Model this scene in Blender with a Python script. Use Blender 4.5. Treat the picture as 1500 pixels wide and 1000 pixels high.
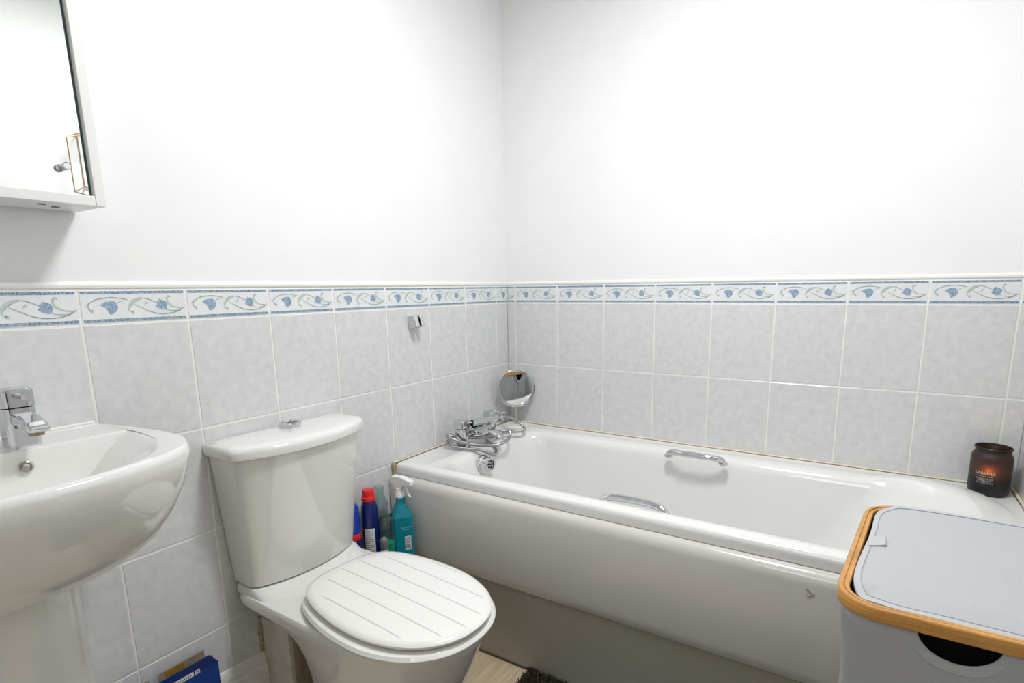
import bpy, bmesh, math, random
from math import sin, cos, pi, radians
from mathutils import Vector, Matrix, noise
random.seed(7)
SC = bpy.context.scene
COL = SC.collection
for o in list(bpy.data.objects): bpy.data.objects.remove(o)

# ------------------------------------------------------------------ camera
YAW, PIT, ROL, FPX = 2.128, -0.188, -0.013, 810.354
F = Vector((cos(PIT)*cos(YAW), cos(PIT)*sin(YAW), sin(PIT)))
R0 = Vector((sin(YAW), -cos(YAW), 0)); U0 = R0.cross(F)
R = R0*cos(ROL)+U0*sin(ROL); U = U0*cos(ROL)-R0*sin(ROL)
cd = bpy.data.cameras.new('camera'); cam = bpy.data.objects.new('camera', cd); COL.objects.link(cam)
cam.matrix_world = Matrix(((R.x, U.x, -F.x, 1.322), (R.y, U.y, -F.y, -1.941), (R.z, U.z, -F.z, 1.142), (0, 0, 0, 1)))
cd.sensor_width = 36; cd.lens = FPX/1500*36; cd.shift_x = -28.0/1500; cd.shift_y = 74.7/1500; cd.clip_start = .02
SC.camera = cam
# ------------------------------------------------------------------ world, exposure, lights
W = bpy.data.worlds.new('world'); SC.world = W; W.use_nodes = True
W.node_tree.nodes['Background'].inputs[0].default_value = (.9, .95, 1, 1)
W.node_tree.nodes['Background'].inputs[1].default_value = .3
vs = SC.view_settings; vs.view_transform = 'Standard'; vs.look = 'None'; vs.gamma = 1; vs.use_curve_mapping = False
vs.exposure = -0.57
def area(name, loc, target, sx, sy, power, col):
    l = bpy.data.lights.new(name, 'AREA'); l.shape = 'RECTANGLE'; l.size = sx; l.size_y = sy; l.energy = power; l.color = col
    o = bpy.data.objects.new(name, l); COL.objects.link(o); o.location = loc
    o.rotation_euler = (Vector(target)-Vector(loc)).to_track_quat('-Z', 'Y').to_euler(); return o
area('front_fill_light', (1.15, -3.05, 2.1), (.9, 0, .6), .7, .7, 10, (1, .98, .95))  # added fill from behind the camera, brightens the faces turned to the view

# ------------------------------------------------------------------ materials
def mat(name, col, rough=.5, metal=0, coat=0, spec=.5, **k):
    m = bpy.data.materials.new(name); m.use_nodes = True
    b = m.node_tree.nodes['Principled BSDF']
    b.inputs['Base Color'].default_value = (*col, 1); b.inputs['Roughness'].default_value = rough
    b.inputs['Metallic'].default_value = metal; b.inputs['Coat Weight'].default_value = coat
    b.inputs['Specular IOR Level'].default_value = spec
    for n, v in k.items(): b.inputs[n.replace('_', ' ')].default_value = v
    return m
def nn(m, t, **k):
    n = m.node_tree.nodes.new(t)
    for a, v in k.items(): setattr(n, a, v)
    return n
def lk(m, a, b): m.node_tree.links.new(a, b)
def mottled(m, c1, c2, scale=6, detail=6, lo=.35, hi=.65, bump=0, coord='Object', stretch=None, dist=0):
    b = m.node_tree.nodes['Principled BSDF']
    tc = nn(m, 'ShaderNodeTexCoord'); nz = nn(m, 'ShaderNodeTexNoise')
    nz.inputs['Scale'].default_value = scale; nz.inputs['Detail'].default_value = detail; nz.inputs['Distortion'].default_value = dist
    src = tc.outputs[coord]
    if stretch:
        mp = nn(m, 'ShaderNodeMapping'); mp.inputs['Scale'].default_value = stretch; lk(m, src, mp.inputs[0]); src = mp.outputs[0]
    lk(m, src, nz.inputs['Vector'])
    cr = nn(m, 'ShaderNodeValToRGB'); cr.color_ramp.elements[0].position = lo; cr.color_ramp.elements[1].position = hi
    cr.color_ramp.elements[0].color = (*c1, 1); cr.color_ramp.elements[1].color = (*c2, 1)
    lk(m, nz.outputs['Fac'], cr.inputs[0]); lk(m, cr.outputs[0], b.inputs['Base Color'])
    if bump:
        bp = nn(m, 'ShaderNodeBump'); bp.inputs['Strength'].default_value = bump; bp.inputs['Distance'].default_value = .002
        lk(m, nz.outputs['Fac'], bp.inputs['Height']); lk(m, bp.outputs[0], b.inputs['Normal'])
    return m
PLASTER = mottled(mat('wall_paint', (.87, .87, .85), .7), (.868, .872, .868), (.882, .886, .882), 9, 4, bump=.05)
GROUT = mat('grout', (.86, .85, .81), .6)
TILE = mottled(mat('grey_blue_tile', (.7, .7, .7), .22, coat=.0), (.645, .658, .660), (.728, .733, .728), 44, 15, .33, .67, dist=.3)
BTILE = mottled(mat('border_tile', (.8, .8, .8), .18), (.76, .78, .80), (.83, .835, .835), 16, 8)
BLUE_BAND = mottled(mat('border_blue_band', (.2, .3, .5), .25), (.10, .19, .29), (.46, .57, .65), 330, 5, .38, .66)
TULIP = mottled(mat('tulip_blue', (.2, .3, .5), .2), (.16, .27, .42), (.45, .57, .69), 330, 4, .32, .68)
VINE = mottled(mat('vine_green', (.4, .5, .42), .2), (.24, .33, .29), (.42, .52, .45), 160, 3)
LEAFG = mat('leaf_pale_green', (.50, .62, .52), .2)
CERAMIC = mat('white_ceramic', (.80, .795, .765), .07, coat=.5, spec=.5, Coat_Roughness=.03)
ACRYL = mat('white_acrylic', (.80, .80, .78), .12, coat=.3)
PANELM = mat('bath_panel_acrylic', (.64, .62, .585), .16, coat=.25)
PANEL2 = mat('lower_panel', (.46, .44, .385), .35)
CHROME = mat('chrome', (.66, .67, .69), .05, 1)
STEELHOSE = mat('steel_hose', (.42, .42, .42), .22, 1)
BRASSY = mat('worn_brass', (.62, .52, .42), .3, 1)
GOLDW = mat('gold_wire', (.42, .27, .15), .35, .8)
MIRROR = mat('mirror_glass', (.79, .81, .79), .0, 1)
MEDGE = mat('mirror_edge_glass', (.03, .10, .10), .15)
CABW = mat('white_cabinet_foil', (.84, .84, .82), .35)
DARK = mat('dark_recess', (.012, .012, .014), .8)
SEAL = mottled(mat('cream_sealant', (.8, .72, .55), .5), (.80, .74, .60), (.70, .56, .34), 18, 4, .45, .75)
SEALD = mottled(mat('stained_sealant', (.6, .4, .2), .6), (.60, .50, .36), (.36, .26, .15), 60, 4)
SKIRT = mottled(mat('chipped_white_gloss', (.8, .8, .77), .35), (.80, .79, .76), (.70, .68, .63), 20, 5, .4, .8)
BOXW = mottled(mat('boxing_dirty_white', (.7, .68, .62), .7), (.70, .68, .62), (.60, .56, .48), 25, 6)
BOXB = mottled(mat('raw_board', (.4, .33, .22), .85), (.46, .40, .29), (.30, .24, .15), 30, 7, stretch=(1, 1, .25))
BOXD = mottled(mat('boxing_top_shadowed', (.2, .16, .12), .9), (.20, .16, .12), (.09, .07, .05), 50, 5)  # shadow lying on the boxing top is put into this dark brown
SEATM = mat('painted_seat', (.86, .855, .82), .16, coat=.3)
MARBLE = mottled(mat('white_marble', (.8, .8, .78), .2), (.82, .81, .78), (.72, .70, .66), 30, 6, .5, .8)
BAMBOO = mottled(mat('bamboo', (.7, .4, .15), .35), (.47, .215, .045), (.62, .32, .085), 30, 5, stretch=(.6, .6, 14))
FABRIC = mottled(mat('grey_canvas', (.55, .56, .57), .9, spec=.1), (.44, .45, .465), (.47, .48, .49), 300, 3, .3, .7, bump=.12)
FABRIC2 = mottled(mat('grey_canvas_binding', (.6, .6, .6), .85, spec=.1), (.47, .48, .49), (.50, .51, .52), 300, 3, bump=.1)
BLACKF = mat('black_lining', (.010, .010, .012), .95, spec=.05)
CARTON = mottled(mat('blue_carton', (.0, .06, .3), .45), (.002, .045, .26), (.004, .07, .33), 8, 2)
CARTOND = mat('navy_carton_flap', (.002, .022, .14), .5)
CARDB = mottled(mat('brown_cardboard', (.35, .25, .16), .85), (.30, .235, .18), (.36, .28, .2), 60, 3)
ORANGE = mat('orange_carton_ink', (.35, .19, .03), .7)
PAPER = mat('label_paper', (.72, .72, .72), .6)
INK = mat('label_ink', (.16, .17, .2), .6)
BLUEP = mat('blue_plastic', (.003, .012, .13), .25, coat=.3)
BLUEP2 = mat('bright_blue_plastic', (.005, .05, .45), .3, coat=.2)
REDP = mat('red_plastic', (.75, .02, .015), .35)
TEALP = mat('teal_plastic', (.0, .24, .31), .2, coat=.3)
WHITEP = mat('white_plastic', (.85, .85, .84), .3)
GREYP = mat('grey_plastic', (.18, .18, .19), .4)
GREENL = mat('green_liquid', (.01, .42, .24), .15)
AMBERL = mat('dim_clear_liquid', (.35, .45, .42), .2)
RUG = mottled(mat('dark_brown_shag', (.06, .045, .035), 1, spec=.05), (.035, .026, .02), (.10, .08, .062), 200, 3)
CANDLE = mat('black_matt_glass', (.012, .013, .014), .5)
CLEAR = bpy.data.materials.new('clear_plastic'); CLEAR.use_nodes = True
nt = CLEAR.node_tree; nt.nodes.clear()
o_ = nt.nodes.new('ShaderNodeOutputMaterial'); mx = nt.nodes.new('ShaderNodeMixShader'); tr = nt.nodes.new('ShaderNodeBsdfTransparent')
gl = nt.nodes.new('ShaderNodeBsdfGlossy'); lw = nt.nodes.new('ShaderNodeLayerWeight'); pw = nt.nodes.new('ShaderNodeMath'); pw.operation = 'POWER'; pw.inputs[1].default_value = 2.5; fr = nt.nodes.new('ShaderNodeMath'); fr.operation = 'MULTIPLY_ADD'; fr.inputs[1].default_value = .75; fr.inputs[2].default_value = .08; nt.links.new(lw.outputs['Facing'], pw.inputs[0]); nt.links.new(pw.outputs[0], fr.inputs[0])
tr.inputs[0].default_value = (.78, .85, .84, 1); gl.inputs['Roughness'].default_value = .08
nt.links.new(fr.outputs[0], mx.inputs[0]); nt.links.new(tr.outputs[0], mx.inputs[1]); nt.links.new(gl.outputs[0], mx.inputs[2]); nt.links.new(mx.outputs[0], o_.inputs[0])
def emis(name, col, s):
    m = mat(name, col, .5); b = m.node_tree.nodes['Principled BSDF']
    b.inputs['Emission Color'].default_value = (*col, 1); b.inputs['Emission Strength'].default_value = s; return m
LAMPM = emis('lamp_diffuser', (.98, .985, 1), 3.0)
FLAME = emis('flame', (1.0, .36, .07), 8.0)

# ------------------------------------------------------------------ mesh builder
class M:
    def __init__(s): s.v = []; s.f = []; s.m = []; s.sm = []
    def add(s, vs, fs, mi=0, smooth=True):
        b = len(s.v); s.v += [tuple(v) for v in vs]
        for f in fs: s.f.append([i+b for i in f]); s.m.append(mi); s.sm.append(smooth)
    def box(s, x0, x1, y0, y1, z0, z1, mi=0, T=None):
        vs = [Vector((x, y, z)) for x in (x0, x1) for y in (y0, y1) for z in (z0, z1)]
        if T: vs = [T @ v for v in vs]
        s.add(vs, [(0, 1, 3, 2), (4, 6, 7, 5), (0, 4, 5, 1), (2, 3, 7, 6), (0, 2, 6, 4), (1, 5, 7, 3)], mi, False)
        return s
    def loft(s, loops, cap0=True, cap1=True, mi=0, smooth=True, closed=True):
        n = len(loops[0]); vs = [p for l in loops for p in l]; fs = []
        for k in range(len(loops)-1):
            for i in range(n if closed else n-1):
                j = (i+1) % n; fs.append((k*n+i, k*n+j, (k+1)*n+j, (k+1)*n+i))
        if cap0: fs.append(tuple(reversed(range(n))))
        if cap1: fs.append(tuple(range((len(loops)-1)*n, len(loops)*n)))
        s.add(vs, fs, mi, smooth); return s
    def tube(s, pts, r, n=12, mi=0, closed=False, flat=None, caps=True):
        P = [Vector(p) for p in pts]; rs = r if isinstance(r, (list, tuple)) else [r]*len(P)
        prev = None; loops = []
        for i, p in enumerate(P):
            if closed: t = (P[(i+1) % len(P)]-P[i-1]).normalized()
            else: t = (P[min(i+1, len(P)-1)]-P[max(i-1, 0)]).normalized()
            if prev is None:
                a = Vector((0, 0, 1)) if abs(t.z) < .9 else Vector((1, 0, 0)); u = t.cross(a).normalized()
            else:
                u = prev-t*prev.dot(t); u.normalize()
            prev = u; w = t.cross(u)
            fl = flat or (1, 1)
            loops.append([p+(u*cos(2*pi*k/n)*fl[0]+w*sin(2*pi*k/n)*fl[1])*rs[i] for k in range(n)])
        if closed: loops.append(loops[0])
        return s.loft(loops, not closed and caps, not closed and caps, mi)
    def lathe(s, prof, c=(0, 0, 0), n=32, mi=0, T=None, sx=1, sy=1, cap0=True, cap1=True):
        c = Vector(c); loops = []
        for r, z in prof:
            l = [Vector((r*cos(2*pi*k/n)*sx, r*sin(2*pi*k/n)*sy, z)) for k in range(n)]
            loops.append([c+(T @ v if T else v) for v in l])
        return s.loft(loops, cap0, cap1, mi)
    def build(s, name, mats, parent=None, bevel=0, sub=0, auto=True, segs=2):
        me = bpy.data.meshes.new(name); me.from_pydata(s.v, [], s.f)
        for m in (mats if isinstance(mats, (list, tuple)) else [mats]): me.materials.append(m)
        for p, mi, sm in zip(me.polygons, s.m, s.sm): p.material_index = mi; p.use_smooth = sm
        bm = bmesh.new(); bm.from_mesh(me); bmesh.ops.recalc_face_normals(bm, faces=bm.faces)
        for e in bm.edges:
            if len(e.link_faces) == 2 and e.calc_face_angle(0) > radians(42): e.smooth = False
        bm.to_mesh(me); bm.free()
        o = bpy.data.objects.new(name, me); COL.objects.link(o)
        if parent: o.parent = parent; o.matrix_parent_inverse = parent.matrix_world.inverted()
        if bevel:
            b = o.modifiers.new('bevel', 'BEVEL'); b.width = bevel; b.segments = segs; b.limit_method = 'ANGLE'; b.angle_limit = radians(40); b.harden_normals = False
        if sub:
            b = o.modifiers.new('sub', 'SUBSURF'); b.levels = sub; b.render_levels = sub
        return o
def thing(name, label, cat, loc, group=None):
    o = bpy.data.objects.new(name, None); COL.objects.link(o); o.location = loc
    o.matrix_world = Matrix.Translation(loc); o.empty_display_size = .05
    return tag(o, label, cat, group)
def tag(o, label, cat, group=None):
    o['label'] = label; o['category'] = cat
    if group: o['group'] = group
    return o
def struct(o, label=None):
    o['kind'] = 'structure'
    if label: o['label'] = label
    return o
def rrect(x0, x1, y0, y1, r, z=0, ns=12, nc=10, f=None):
    """rounded rectangle, ccw from bottom edge; r may be four radii (x0y0, x1y0, x1y1, x0y1)"""
    r = r if isinstance(r, (list, tuple)) else [r]*4; pts = []
    cs = [(x0+r[0], y0+r[0], pi, r[0]), (x1-r[1], y0+r[1], 1.5*pi, r[1]), (x1-r[2], y1-r[2], 0, r[2]), (x0+r[3], y1-r[3], .5*pi, r[3])]
    for k in range(4):
        cx, cy, a, rr = cs[k]
        for i in range(nc+1):
            t = a+pi/2*i/nc; pts.append(Vector((cx+rr*cos(t), cy+rr*sin(t), z)))
        cx2, cy2, a2, r2 = cs[(k+1) % 4]; e = Vector((cx2+r2*cos(a2), cy2+r2*sin(a2), z)); s0 = pts[-1].copy()
        for i in range(1, ns): pts.append(s0.lerp(e, i/ns))
    if f: pts = [f(p) for p in pts]
    return pts
def cat_rom(pts, n=8, closed=False):
    P = [Vector(p) for p in pts]; out = []; m = len(P)
    for i in range(m if closed else m-1):
        p1, p2 = P[i], P[(i+1) % m]
        p0 = P[i-1] if (closed or i > 0) else p1*2-p2
        p3 = P[(i+2) % m] if (closed or i < m-2) else p2*2-p1
        for k in range(n):
            t = k/n
            out.append(.5*((2*p1)+(p2-p0)*t+(2*p0-5*p1+4*p2-p3)*t*t+(3*p1-p0-3*p2+p3)*t*t*t))
    if not closed: out.append(P[-1])
    return out
def sstep(a, b, x):
    t = max(0, min(1, (x-a)/(b-a))); return t*t*(3-2*t)
def text_polys(txt, size, align='CENTER'):
    cu = bpy.data.curves.new('t', 'FONT'); cu.body = txt; cu.size = size; cu.align_x = align; cu.resolution_u = 3
    o = bpy.data.objects.new('t', cu); COL.objects.link(o)
    dg = bpy.context.evaluated_depsgraph_get(); me = bpy.data.meshes.new_from_object(o.evaluated_get(dg))
    vs = [v.co.copy() for v in me.vertices]; fs = [tuple(p.vertices) for p in me.polygons]
    bpy.data.objects.remove(o); bpy.data.curves.remove(cu); bpy.data.meshes.remove(me)
    return vs, fs

# ------------------------------------------------------------------ room
A0, B0, P_ = .079, .041, .2
ZR = [1.149, 1.080, .8265, .5735, .3205, .0675]         # grout rows, top of border down
CX = 1.687; YB = -2.10; ZC = 2.4; LB = .7; WX = CX
def wallbox(n, x0, x1, y0, y1, z0, z1, m=PLASTER): return struct(M().box(x0, x1, y0, y1, z0, z1).build(n, m))
wl = wallbox('wall_left', -.12, -.005, YB, .12, 0, ZC)
wb = wallbox('wall_back', -.005, CX+.12, .005, .12, 0, ZC)
wr = wallbox('wall_right', CX+.005, CX+.12, YB, .005, 0, ZC)
# wall behind the camera; doorway and dark hall added for dark chrome reflections
b = M(); b.box(-.005, .78, YB-.1, YB, 0, ZC); b.box(1.60, CX+.005, YB-.1, YB, 0, ZC); b.box(.78, 1.60, YB-.1, YB, 2.02, ZC); struct(b.build('wall_front', PLASTER))
b = M(); b.box(.72, .78, YB-.001, YB+.015, 0, 2.08); b.box(1.60, 1.66, YB-.001, YB+.015, 0, 2.08); b.box(.72, 1.66, YB-.001, YB+.015, 2.02, 2.08); struct(b.build('trim_added_doorway', CABW))
HALL_DARK = mat('added_hall_dark', (.13, .12, .11), .8)
b = M(); b.box(.2, 2.3, -3.5, -3.4, 0, ZC); b.box(.1, .2, -3.5, YB-.1, 0, ZC); b.box(2.2, 2.3, -3.5, YB-.1, 0, ZC); b.box(.1, 2.3, -3.5, YB-.1, ZC, ZC+.1); b.box(.1, 2.3, -3.5, YB-.1, -.1, 0); struct(b.build('wall_added_hall', HALL_DARK))
struct(M().box(-.12, CX+.12, YB-.1, .12, ZC, ZC+.1).build('ceiling', PLASTER))
FLOORM = mat('oak_laminate', (.6, .5, .36), .38)
def floor_mat(m):
    b = m.node_tree.nodes['Principled BSDF']; tc = nn(m, 'ShaderNodeTexCoord')
    mp = nn(m, 'ShaderNodeMapping'); mp.inputs['Scale'].default_value = (30, 2.2, 1); lk(m, tc.outputs['Object'], mp.inputs[0])
    nz = nn(m, 'ShaderNodeTexNoise'); nz.inputs['Scale'].default_value = 2.2; nz.inputs['Detail'].default_value = 9; nz.inputs['Distortion'].default_value = 1.2
    lk(m, mp.outputs[0], nz.inputs['Vector'])
    cr = nn(m, 'ShaderNodeValToRGB'); cr.color_ramp.elements[0].position = .3; cr.color_ramp.elements[1].position = .75
    cr.color_ramp.elements[0].color = (.52, .40, .26, 1); cr.color_ramp.elements[1].color = (.72, .60, .43, 1)
    lk(m, nz.outputs['Fac'], cr.inputs[0]); lk(m, cr.outputs[0], b.inputs['Base Color'])
floor_mat(FLOORM)
fm = M()
x = -.12+.0; xs = [.38-.19*k for k in range(0, 3)][::-1]+[.38+.19*k for k in range(1, 8)]
fm.box(-.12, CX+.12, YB-.1, .12, -.1, -.003, 1)
for i, xx in enumerate(xs[:-1]):
    yo = (i*.53) % 1.2
    ys = [YB]+[YB+yo+.1+1.2*k for k in range(4) if YB+yo+.1+1.2*k < -.1]+[0]
    for a, c in zip(ys[:-1], ys[1:]): fm.box(max(xx, -.004)+.0006, min(xs[i+1], CX)-.0006, a+.0006, c-.0006, -.003, 0, 0)
struct(fm.build('floor', [FLOORM, mat('plank_gap', (.2, .15, .1), .8)]))

# tiling --------------------------------------------------------------
def ribbon_motif():
    """tile motif in (u,v), v down. list of (material index, [(u,v,halfwidth)...])"""
    S = []
    S.append((3, [(.03, .47, .006), (.08, .38, .012), (.15, .27, .018), (.26, .225, .018), (.34, .245, .016), (.42, .30, .012)]))
    S.append((3, [(.085, .36, .014), (.062, .48, .016), (.07, .58, .018), (.092, .63, .02)]))
    S.append((4, [(.08, .63, .10), (.105, .63, .10)]))
    S.append((3, [(.39, .33, .008), (.345, .36, .01), (.31, .42, .008)]))
    S.append((4, [(.55, .235, .02), (.49, .30, .07), (.445, .42, .085), (.425, .55, .05), (.43, .65, .025), (.455, .70, .02)]))
    S.append((3, [(.57, .25, .008), (.50, .35, .012), (.45, .48, .016), (.425, .60, .014), (.44, .68, .012)]))
    S.append((4, [(.445, .70, .10), (.47, .70, .10)]))
    S.append((3, [(.48, .45, .008), (.55, .57, .012), (.62, .69, .016), (.70, .77, .018), (.78, .79, .018), (.86, .76, .02), (.93, .68, .03), (.985, .57, .01)]))
    S.append((3, [(.55, .255, .01), (.60, .275, .014), (.65, .34, .014), (.70, .42, .01)]))
    S.append((3, [(.60, .40, .018), (.58, .45, .012), (.577, .52, .008)])); S.append((4, [(.59, .41, .08), (.61, .41, .08)]))
    S.append((4, [(.825, .22, .02), (.808, .34, .045), (.83, .47, .06), (.87, .56, .045), (.94, .62, .015)]))
    S.append((3, [(.845, .24, .02), (.82, .20, .016), (.803, .30, .012), (.815, .44, .012), (.86, .56, .014), (.95, .60, .012)]))
    S.append((3, [(.79, .66, .008), (.84, .69, .012), (.90, .69, .012)]))
    return S
MOTIF = ribbon_motif()
def _n(L, h): return [((x-60)/1085, (y-172)/h) for x, y in L]
TULIPS = [_n([(245, 322), (275, 295), (340, 283), (380, 285), (385, 300), (402, 312), (413, 345), (405, 370), (385, 395), (362, 410), (335, 424), (315, 405), (310, 385), (290, 348), (265, 336)], 333),
          _n([(843, 248), (855, 270), (880, 275), (907, 288), (925, 305), (932, 328), (918, 345), (920, 365), (890, 378), (855, 370), (830, 357), (800, 338), (820, 325), (818, 303), (828, 288), (848, 272)], 313)]
PLINES = [_n([(262, 318), (310, 306), (350, 300), (378, 306)], 333), _n([(312, 338), (322, 365), (334, 400)], 333), _n([(355, 325), (352, 360), (345, 400)], 333), _n([(372, 316), (396, 345), (380, 388)], 333), _n([(300, 345), (330, 325), (362, 318)], 333),
          _n([(848, 292), (868, 330), (862, 368)], 313), _n([(878, 282), (896, 318), (890, 368)], 313), _n([(905, 296), (914, 325), (908, 350)], 313), _n([(828, 310), (842, 335), (850, 362)], 313)]
def tiling(wall, O, du, nrm, us, length, zrows, name):
    """O origin at floor, du unit along wall, nrm into room, us list of grout line positions (0..length)"""
    O = Vector(O); du = Vector(du); nrm = Vector(nrm); g = .0021
    def P(u, z, d=0): return O+du*u+Vector((0, 0, z))+nrm*d
    gm = M(); vs = [P(a, z, d) for a in (0, length) for z in (0, ZR[0]+.003) for d in (-.02, -.0012)]
    gm.add(vs, [(0, 1, 3, 2), (4, 6, 7, 5), (0, 4, 5, 1), (2, 3, 7, 6), (0, 2, 6, 4), (1, 5, 7, 3)], 0, False)
    gm.build('grout_bed', GROUT, wall)
    edges = [0]+[u for u in us if 0 < u < length]+[length]
    t = M(); bt = M()
    for i in range(len(edges)-1):
        a, c = edges[i]+(g if i else .0005), edges[i+1]-(g if i < len(edges)-2 else .0005)
        if c-a < .004: continue
        for r in range(len(ZR)):
            zt = ZR[r]; zb = ZR[r+1] if r+1 < len(ZR) else 0
            if zt-g < .0: continue
            z1, z0 = zt-g, max(zb+g, 0)
            if z1-z0 < .003: continue
            e = .0012; tgt = bt if r == 0 else t
            L = lambda q, d: [P(a+q, z0+q, d), P(c-q, z0+q, d), P(c-q, z1-q, d), P(a+q, z1-q, d)]
            tgt.loft([L(0, -.004), L(0, -.0008), L(e, 0)], False, True, 0, False)
    # printed bands and vines on the border row
    z1, z0 = ZR[0]-g, ZR[1]+g; h = z1-z0
    full0 = us[0]-P_ if us[0] > 0 else us[0]
    k = -1
    starts = sorted(set([round(u, 5) for u in us]+[round(us[0]-P_, 5)]))
    for s0 in starts:
        a, c = max(s0+g+.002, .001), min(s0+P_-g-.002, length-.001)
        if c-a < .006: continue
        for (v0, v1) in ((.03, .115), (.885, .97)):
            n = 40; top = []; bot = []
            for q in range(n+1):
                u = a+(c-a)*q/n; w = .006*noise.noise(Vector((u*300, v0*9, s0)))
                top.append(P(u, z1-(v0-w)*h, .0003)); bot.append(P(u, z1-(v1+w)*h, .0003))
            bt.loft([top, bot], False, False, 1, False, closed=False)
        for mi, rib in MOTIF:
            pts = cat_rom([(p[0], p[1], p[2]) for p in rib], 5)
            L = []; Rr = []
            segs = []
            for q, p in enumerate(pts):
                uu = s0+g+p.x*(P_-2*g)
                d = (pts[min(q+1, len(pts)-1)]-pts[max(q-1, 0)]); dx, dy = d.x*P_, d.y*h; l = math.hypot(dx, dy) or 1
                w = p.z*h*(.85 if mi == 3 else .5); nx, ny = -dy/l*w, dx/l*w
                z = z1-p.y*h
                if a <= uu <= c: segs.append((P(uu+nx, z-ny, .0004+mi*.00004), P(uu-nx, z+ny, .0004+mi*.00004)))
            if len(segs) > 1: bt.loft([[s_[0] for s_ in segs], [s_[1] for s_ in segs]], False, False, mi, False, closed=False)
        for poly in TULIPS:
            if s0+g+min(p[0] for p in poly)*(P_-2*g) < a or s0+g+max(p[0] for p in poly)*(P_-2*g) > c: continue
            pp_ = cat_rom([(p[0], p[1], 0) for p in poly], 2, True)
            bt.add([P(s0+g+p.x*(P_-2*g), z1-p.y*h, .0005) for p in pp_], [tuple(range(len(pp_)))], 2, False)
        for ln_ in PLINES:
            pp_ = [(s0+g+p[0]*(P_-2*g), z1-p[1]*h) for p in ln_]
            if pp_[0][0] < a or max(p[0] for p in pp_) > c: continue
            bt.loft([[P(u-.0007, z-.0004, .0006) for u, z in pp_], [P(u+.0007, z+.0005, .0006) for u, z in pp_]], False, False, 1, False, closed=False)
    t.build('wall_tiles', TILE, wall)
    bt.build('border_tiles', [BTILE, BLUE_BAND, TULIP, VINE, LEAFG], wall)
    # bead of filler and paint along the top edge
    bd = M(); prof = [(-.006, .0015), (.001, .0025), (.0022, .006), (.0014, .011), (-.002, .0145), (-.006, .015)]
    bd.loft([[P(0.001, ZR[0]+z, d) for d, z in prof], [P(length-.001, ZR[0]+z, d) for d, z in prof]], True, True, 0, True)
    bd.build('top_bead', mat('cream_bead_'+name, (.87, .865, .83), .4), wall)
LA = -YB
ua = [A0+P_*k for k in range(0, 20)]
# left wall: u runs toward the corner
tiling(wl, (0, YB, 0), (0, 1, 0), (1, 0, 0), sorted([LA-u for u in ua if LA-u > 0]), LA, ZR, 'left')
tiling(wb, (0, 0, 0), (1, 0, 0), (0, -1, 0), [B0+P_*k for k in range(9)], CX, ZR, 'back')
tiling(wr, (CX, 0, 0), (0, -1, 0), (-1, 0, 0), [.12+P_*k for k in range(14)], LA, ZR, 'right')

# ------------------------------------------------------------------ bath
bath = thing('bath', 'long white acrylic bath with chrome grips along the tiled back wall', 'bath', (.85, -.35, 0))
def raisef(x, y): return .020*sstep(1.30, 1.50, x)
def gb(x): return sstep(.60, .84, x)*(1-.8*sstep(.95, 1.5, x))
Zr = .575
def fl(z, up=0, bump=0, by=0):
    def f(p):
        zz = z+(raisef(p.x, p.y)*up); y = p.y
        if bump and y > -.25: y -= by*gb(p.x); zz -= bump*gb(p.x)
        return Vector((p.x, y, zz))
    return f
bl = []
kw = dict(ns=72, nc=14)
bl.append(rrect(.010, 1.676, -.684, -.010, .012, .540, **kw))
bl.append(rrect(.004, 1.683, -.690, -.004, .012, .542, **kw))
bl.append(rrect(.004, 1.683, -.690, -.004, .012, .560, **kw))
bl.append(rrect(.006, 1.681, -.688, -.006, .012, .570, **kw))
bl.append(rrect(.012, 1.677, -.681, -.010, .012, .5755, **kw))
bl.append(rrect(.020, 1.668, -.672, -.018, .02, .5755, **kw))
bl.append(rrect(.11, 1.648, -.664, -.055, (.03, .22, .22, .03), 0, f=fl(.5755), **kw))
bl.append(rrect(.114, 1.642, -.661, -.060, (.03, .216, .216, .03), 0, f=fl(.5765, .75), **kw))
bl.append(rrect(.120, 1.628, -.656, -.068, (.03, .205, .205, .03), 0, f=fl(.576, 1.0), **kw))
bl.append(rrect(.145, 1.585, -.643, -.098, (.07, .19, .19, .09), 0, f=fl(.575, 1.0, 0, .0), **kw))
for x0_, x1_, y0_, y1_, z_, up_, by_, r0_, r1_ in ((.152, 1.568, -.636, -.106, .5722, .93, .005, .08, .182), (.156, 1.556, -.632, -.110, .568, .88, .022, .08, .18), (.160, 1.54, -.628, -.114, .563, .82, .044, .08, .18),
        (.165, 1.52, -.623, -.118, .557, .74, .055, .08, .175), (.170, 1.50, -.618, -.121, .545, .58, .060, .08, .17), (.176, 1.475, -.613, -.125, .527, .4, .062, .08, .165), (.185, 1.44, -.607, -.130, .495, .15, .063, .08, .155)):
    bl.append(rrect(x0_, x1_, y0_, y1_, (r0_, r1_, r1_, .10), 0, f=fl(z_, up_, 0, by_), **kw))
bl.append(rrect(.200, 1.40, -.600, -.140, (.08, .15, .15, .10), 0, f=fl(.44, 0, 0, .066), **kw))
bl.append(rrect(.222, 1.32, -.586, -.153, (.08, .14, .14, .10), 0, f=fl(.34, 0, 0, .066), **kw))
bl.append(rrect(.25, 1.24, -.566, -.172, (.08, .13, .13, .10), 0, f=fl(.24, 0, 0, .04), **kw))
bl.append(rrect(.29, 1.16, -.535, -.20, (.08, .12, .12, .10), 0, f=fl(.185, 0, 0, .02), **kw))
bl.append(rrect(.36, 1.06, -.48, -.25, (.08, .1, .1, .10), .165, **kw))
M().loft(bl, False, True).build('tub', ACRYL, bath)
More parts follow.
